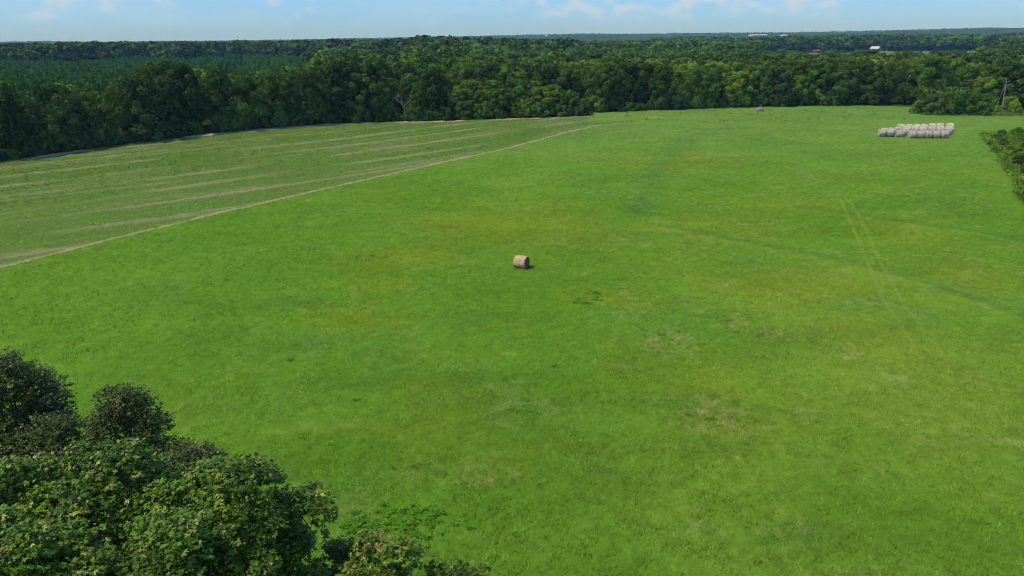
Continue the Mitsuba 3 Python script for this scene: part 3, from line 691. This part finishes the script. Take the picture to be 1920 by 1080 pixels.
def utility_pole(name, x, y, H, lean, label, guy=None, r=.15, arm=True):
    z = float(terrain(x, y)); top = (x + lean, y, z + H)
    key = numbered(name)
    scene[f'{key}__post'] = mikit.ply(limb((x, y, z - .8), top, r, r * .68, 10), 'pole_wood', smooth=True)
    if arm:
        scene[f'{key}__crossarm'] = mikit.ply(trimesh.creation.box((1.9, .12, .12), T_np(top[0], y - .12, top[2] - .5)), 'pole_wood')
        scene[f'{key}__insulator'] = mikit.ply(trimesh.creation.cylinder(.05, .2, sections=10, transform=T_np(top[0] - .85, y - .12, top[2] - .33)), 'white_metal', smooth=40)
        scene[f'{key}__insulator_001'] = mikit.ply(trimesh.creation.cylinder(.05, .2, sections=10, transform=T_np(top[0] + .85, y - .12, top[2] - .33)), 'white_metal', smooth=40)
    if guy: scene[f'{key}__guy_wire'] = mikit.ply(limb((guy[0], guy[1], float(terrain(*guy))), (top[0], y, top[2] - .6), .035, .035, 6), 'pole_wood', smooth=True)
    tag(key, label, 'utility pole')


def T_np(x, y, z):
    m = np.eye(4); m[:3, 3] = (x, y, z); return m


utility_pole('utility_pole', 137.0, 208.4, 9.2, -.35, 'weathered wooden utility pole with slanting guy wire beside the thicket', (132.5, 204.8))
utility_pole('utility_pole', 361, 1072, 9.0, .1, 'far pale utility pole before dark trees left of the far sheds', r=.22)
utility_pole('utility_pole', 523, 1066, 9.0, .1, 'far utility pole just right of the white-roofed barn', r=.22)


def building(name, x, y, w, d, h, rise, yaw, wall, roof, label, cat, door=True, z=None):
    key = numbered(name); z = float(terrain(x, y)) if z is None else z
    c, s = math.cos(yaw), math.sin(yaw)
    def put(v): v = np.asarray(v, float); return np.stack([x + v[:, 0] * c - v[:, 1] * s, y + v[:, 0] * s + v[:, 1] * c, z + v[:, 2]], -1)
    from shapely import Polygon
    gable = Polygon([(-d / 2, -.5), (d / 2, -.5), (d / 2, h), (0, h + rise), (-d / 2, h)])
    m = trimesh.creation.extrude_polygon(gable, w, engine='earcut'); v = np.array(m.vertices)
    scene[f'{key}__wall'] = mikit.ply((put(np.stack([v[:, 2] - w / 2, v[:, 0], v[:, 1]], -1)), m.faces[:, ::1]), wall)
    o, t = .5, .12; k = rise / (d / 2)
    for side, sfx in ((1, ''), (-1, '_001')):
        pts = [(0, h + rise + .06), (side * (d / 2 + o), h - k * o + .06), (side * (d / 2 + o), h - k * o + .06 + t), (0, h + rise + .06 + t)]
        m = trimesh.creation.extrude_polygon(Polygon(pts), w + 2 * o, engine='earcut'); v = np.array(m.vertices)
        scene[f'{key}__roof{sfx}'] = mikit.ply((put(np.stack([v[:, 2] - w / 2 - o, v[:, 0], v[:, 1]], -1)), m.faces), roof)
    if door:
        b = trimesh.creation.box((w * .25, .06, h * .75), T_np(0, -d / 2 - .035, h * .375)); scene[f'{key}__door'] = mikit.ply((put(b.vertices), b.faces), 'dark_opening')
        for q, sfx in ((-.33, ''), (.33, '_001')):
            b = trimesh.creation.box((w * .10, .06, h * .3), T_np(q * w, -d / 2 - .035, h * .6)); scene[f'{key}__window{sfx}'] = mikit.ply((put(b.vertices), b.faces), 'dark_opening')
    tag(key, label, cat)


building('barn', 509, 1068, 11, 9, 3.4, 3.0, math.radians(-50), 'grey_wood', 'white_metal', 'white-roofed barn at the edge of the far clearing', 'barn')
building('shed', 408, 1043, 7, 5, 3.2, 1.2, .2, 'pale_wall', 'white_metal', 'small pale shed at the left of the far clearing', 'shed')
building('shed', 448.5, 1062, 7, 5, 3.0, 1.4, -.2, 'pale_wall', 'white_metal', 'small white-walled shed right of the red shed in the far clearing', 'shed')
building('shed', 405, 1012, 9, 6, 2.4, 1.6, .1, 'rust_red', 'rust_red', 'low rusty red shed in front of the far clearing trees', 'shed')

for key_, x, y, w, top in (('warehouse', 795, 2473, 56, 33.5), ('warehouse_001', 868, 2448, 16, 31.5)):
    z = float(terrain(x, y))
    building('warehouse', x, y, w, 24, top - z - 2.0, 2.0, .3, 'white_metal', 'white_metal', 'long white building on the far hills near the horizon' if w > 20 else 'small white building right of the long one near the horizon', 'warehouse')
zt = float(terrain(125, 2597))
scene['water_tank__legs'] = mikit.ply(join([limb((125 + 4 * math.cos(a), 2597 + 4 * math.sin(a), zt), (125 + 2.5 * math.cos(a), 2597 + 2.5 * math.sin(a), 33), .35, .3, 6) for a in np.arange(6) * math.pi / 3]), 'white_metal', smooth=True)
ball = trimesh.creation.icosphere(3, 1.0); scene['water_tank__tank'] = mikit.ply((np.array(ball.vertices) * [5, 5, 3.4] + [125, 2597, 35.5], ball.faces), 'white_metal', smooth=True)
tag('water_tank', 'white water tank above the far woods near the horizon', 'water tank')

# ------------------------------------------------------------------ foreground trees with single leaves
def star_leaves(base, axis, nrm, size, col):
    """three-lobed leaves: three narrow triangles each, spreading from the stalk"""
    side = np.cross(nrm, axis); side /= np.linalg.norm(side, axis=1, keepdims=True) + 1e-9
    s = size[:, None]; tri = []
    for a, l in ((-.85, .82), (0, 1.0), (.85, .82)):
        d = axis * math.cos(a) + side * math.sin(a); w = np.cross(nrm, d)
        tri += [base, base + d * s * .45 * l + w * s * .20 - nrm * s * .04, base + d * s * l - nrm * s * .12, base, base + d * s * l - nrm * s * .12, base + d * s * .45 * l - w * s * .20 - nrm * s * .04]
    v = np.stack(tri, 1).reshape(-1, 3)
    return v, np.arange(len(v)).reshape(-1, 3), np.repeat(col, 18, 0)


def near_tree(x, y, H, R, Rz, nclump, ntwig, nleaf, size, col, tipcol, label, cr=(.26, .37), name='foreground_tree', tipshare=.14, fr=(.62, 1.06)):
    key = numbered(name); z0 = float(terrain(x, y)); zc = H - Rz
    cl = []
    for k in range(nclump):
        u = 1 - 1.55 * (k + .5) / nclump; a = k * 2.39996 + rng.uniform(-.3, .3); q = math.sqrt(max(0, 1 - u * u)); f = rng.uniform(*fr)
        rc = R * rng.uniform(*cr)
        cl.append((math.cos(a) * q * (R - rc * .6) * f, math.sin(a) * q * (R - rc * .6) * f, zc + u * (Rz - rc * .5) * (.75 + .25 * f), rc))
    cl = np.array(cl)
    n = nclump * ntwig; which = np.repeat(np.arange(nclump), ntwig)
    d = rng.normal(0, 1, (n, 3)); d[:, 2] = d[:, 2] * .8 + .45; out = cl[which, :3] - [0, 0, zc - .3 * Rz]; d += .55 * out / (np.linalg.norm(out, axis=1, keepdims=True) + 1e-9)
    d /= np.linalg.norm(d, axis=1, keepdims=True)
    rad = 1.06 - .42 * rng.uniform(0, 1, n) ** 1.6; tip = cl[which, :3] + d * (cl[which, 3] * rad)[:, None] * [1, 1, .85]
    # leaves hang round each twig tip
    m = n * nleaf; wt = np.repeat(np.arange(n), nleaf)
    a = rng.uniform(0, 2 * np.pi, m); ax = np.stack([np.cos(a), np.sin(a), rng.normal(-.60, .50, m)], -1) + d[wt] * .45; ax /= np.linalg.norm(ax, axis=1, keepdims=True)
    nr = np.array([0, 0, 1.0]) + d[wt] * .7 + rng.normal(0, .55, (m, 3)); nr -= ax * (nr * ax).sum(1, keepdims=True); nr /= np.linalg.norm(nr, axis=1, keepdims=True) + 1e-9
    base = tip[wt] + ax * rng.uniform(.02, .10, (m, 1)) + d[wt] * rng.uniform(-.22, .06, (m, 1))
    shade = rng.uniform(.7, 1.3, nclump)[which][wt] * rng.uniform(.55, 1.55, m)
    cc = np.array(col)[None] * shade[:, None]
    young = (rng.uniform(0, 1, n) < tipshare * np.clip(d[:, 2] * 2, 0, 1))[wt] & (rad[wt] > .85)
    cc[young] = np.array(tipcol) * rng.uniform(.7, 1.2, (young.sum(), 1))
    v, f, c = star_leaves(base, ax, nr, size * rng.uniform(.65, 1.25, m), np.clip(cc, .004, .6))
    scene[f'{key}__crown'] = mikit.ply((v + [x, y, z0], f), 'leaf_near', color=c)
    fork = np.array([.1, .05, zc - Rz * .7]); parts = []
    for c_ in cl[::1]:
        midp = fork * .5 + c_[:3] * .5 + [0, 0, -.25]
        parts += [limb(fork, midp, .07, .045, 5), limb(midp, c_[:3], .045, .02, 5)]
        for _ in range(5):
            q_ = rng.normal(0, 1, 3); e = c_[:3] + q_ / np.linalg.norm(q_) * .75 * c_[3]; parts.append(limb(c_[:3] - [0, 0, .1], e, .02, .007, 4))
    bv, bf = join(parts); scene[f'{key}__branches'] = mikit.ply((bv + [x, y, z0], bf), 'bark', smooth=True)
    tv, tf = join([limb((0, 0, -.6), (.04, .02, zc * .45), .24, .19, 10), limb((.04, .02, zc * .45), fork, .19, .12, 10)])
    scene[f'{key}__trunk'] = mikit.ply((tv + [x, y, z0], tf), 'bark', smooth=True)
    tag(key, label, 'tree')


GUM, TIP, BRONZE = (.074, .146, .010), (.19, .26, .035), (.21, .19, .05)
near_tree(-8.2, 17.9, 15.7, 2.75, 3.2, 24, 80, 12, .125, GUM, TIP, 'sweetgum crown with glossy star leaves, rightmost of the big crowns at lower left')
near_tree(-12.1, 18.6, 15.6, 3.0, 3.4, 24, 84, 12, .125, GUM, TIP, 'sweetgum crown with yellowish young tips, middle of the big crowns at lower left')
near_tree(-15.4, 18.4, 15.5, 2.9, 3.4, 22, 78, 12, .125, np.array(GUM) * .9, TIP, 'sweetgum crown cut by the left picture edge')
near_tree(-8.7, 15.0, 16.0, 2.7, 3.2, 22, 78, 12, .12, GUM, TIP, 'sweetgum crown cut by the bottom edge below the rightmost big crown')
near_tree(-12.2, 14.6, 16.1, 2.9, 3.2, 22, 78, 12, .12, GUM, BRONZE, 'sweetgum crown in the bottom left corner of the picture')
near_tree(-3.75, 17.7, 13.3, 1.6, 2.2, 14, 60, 12, .12, np.array(GUM) * 1.05, BRONZE, 'lower crown with bronze tips at the bottom edge, right of the big crowns')
near_tree(-1.85, 17.5, 12.5, 1.5, 2.0, 12, 54, 12, .12, np.array(GUM) * 1.05, BRONZE, 'lowest small crown at the bottom edge, farthest right of the near trees')
near_tree(-5.3, 19.3, 12.0, 1.5, 2.4, 16, 64, 12, .11, np.array(GUM) * .7, (.10, .12, .04), 'dark shaded low tree in the gap left of the bronze-tipped crown')
OAK, OAKTIP = (.042, .066, .012), (.085, .105, .03)
near_tree(-21.9, 27.6, 14.9, 3.2, 4.4, 52, 90, 12, .095, OAK, OAKTIP, 'very dark small-leaved oak at the left edge above the sweetgums', (.30, .44), fr=(.6, .98))
near_tree(-15.6, 26.2, 14.0, 2.0, 3.2, 26, 84, 12, .085, OAK, OAKTIP, 'dark narrow-topped oak standing behind the middle sweetgum', (.32, .46), fr=(.6, 1.0))
near_tree(-18.6, 25.8, 12.9, 2.3, 2.6, 22, 80, 12, .085, np.array(OAK) * 1.25, OAKTIP, 'low olive-dark oak between the two dark oaks at left', (.30, .44), fr=(.6, 1.0))
near_tree(-12.4, 24.6, 12.3, 2.0, 2.4, 18, 70, 12, .09, np.array(OAK) * 1.35, (.12, .14, .04), 'low dark tree showing behind the gap between the big crowns', (.30, .44))

# alike trees and bushes standing in the front line: tell them apart by their order
shared = {}
for key, d in labels.items():
    if d.get('category') in ('tree', 'bush') and ('front-row' in d.get('label', '') or ' foot of ' in d.get('label', '')): shared.setdefault(d['label'], []).append(key)
ORDINAL = ['leftmost', 'second from left', 'third from left', 'fourth from left', 'fifth from left', 'sixth from left', 'seventh from left', 'eighth from left', 'ninth from left', 'tenth from left', 'eleventh from left', 'twelfth from left', 'thirteenth from left', 'fourteenth from left', 'fifteenth from left']
for text, keys in shared.items():
    if 1 < len(keys) <= len(ORDINAL):
        def bearing(key):
            m = np.array(scene[key]['to_world'].matrix, float); return math.atan2(m[0, 3], m[1, 3])
        for k, key in enumerate(sorted(keys, key=bearing)): labels[key]['label'] = f'{text}, {ORDINAL[k]}'

# ------------------------------------------------------------------ air
scene['haze'] = {'type': 'cube', 'to_world': T().translate([0, 0, 64]).scale([9800, 9800, 76]), 'bsdf': {'type': 'null'}, 'interior': {'type': 'ref', 'id': 'air'}}
tag('haze', 'thin summer haze over the land', 'haze', kind='stuff')
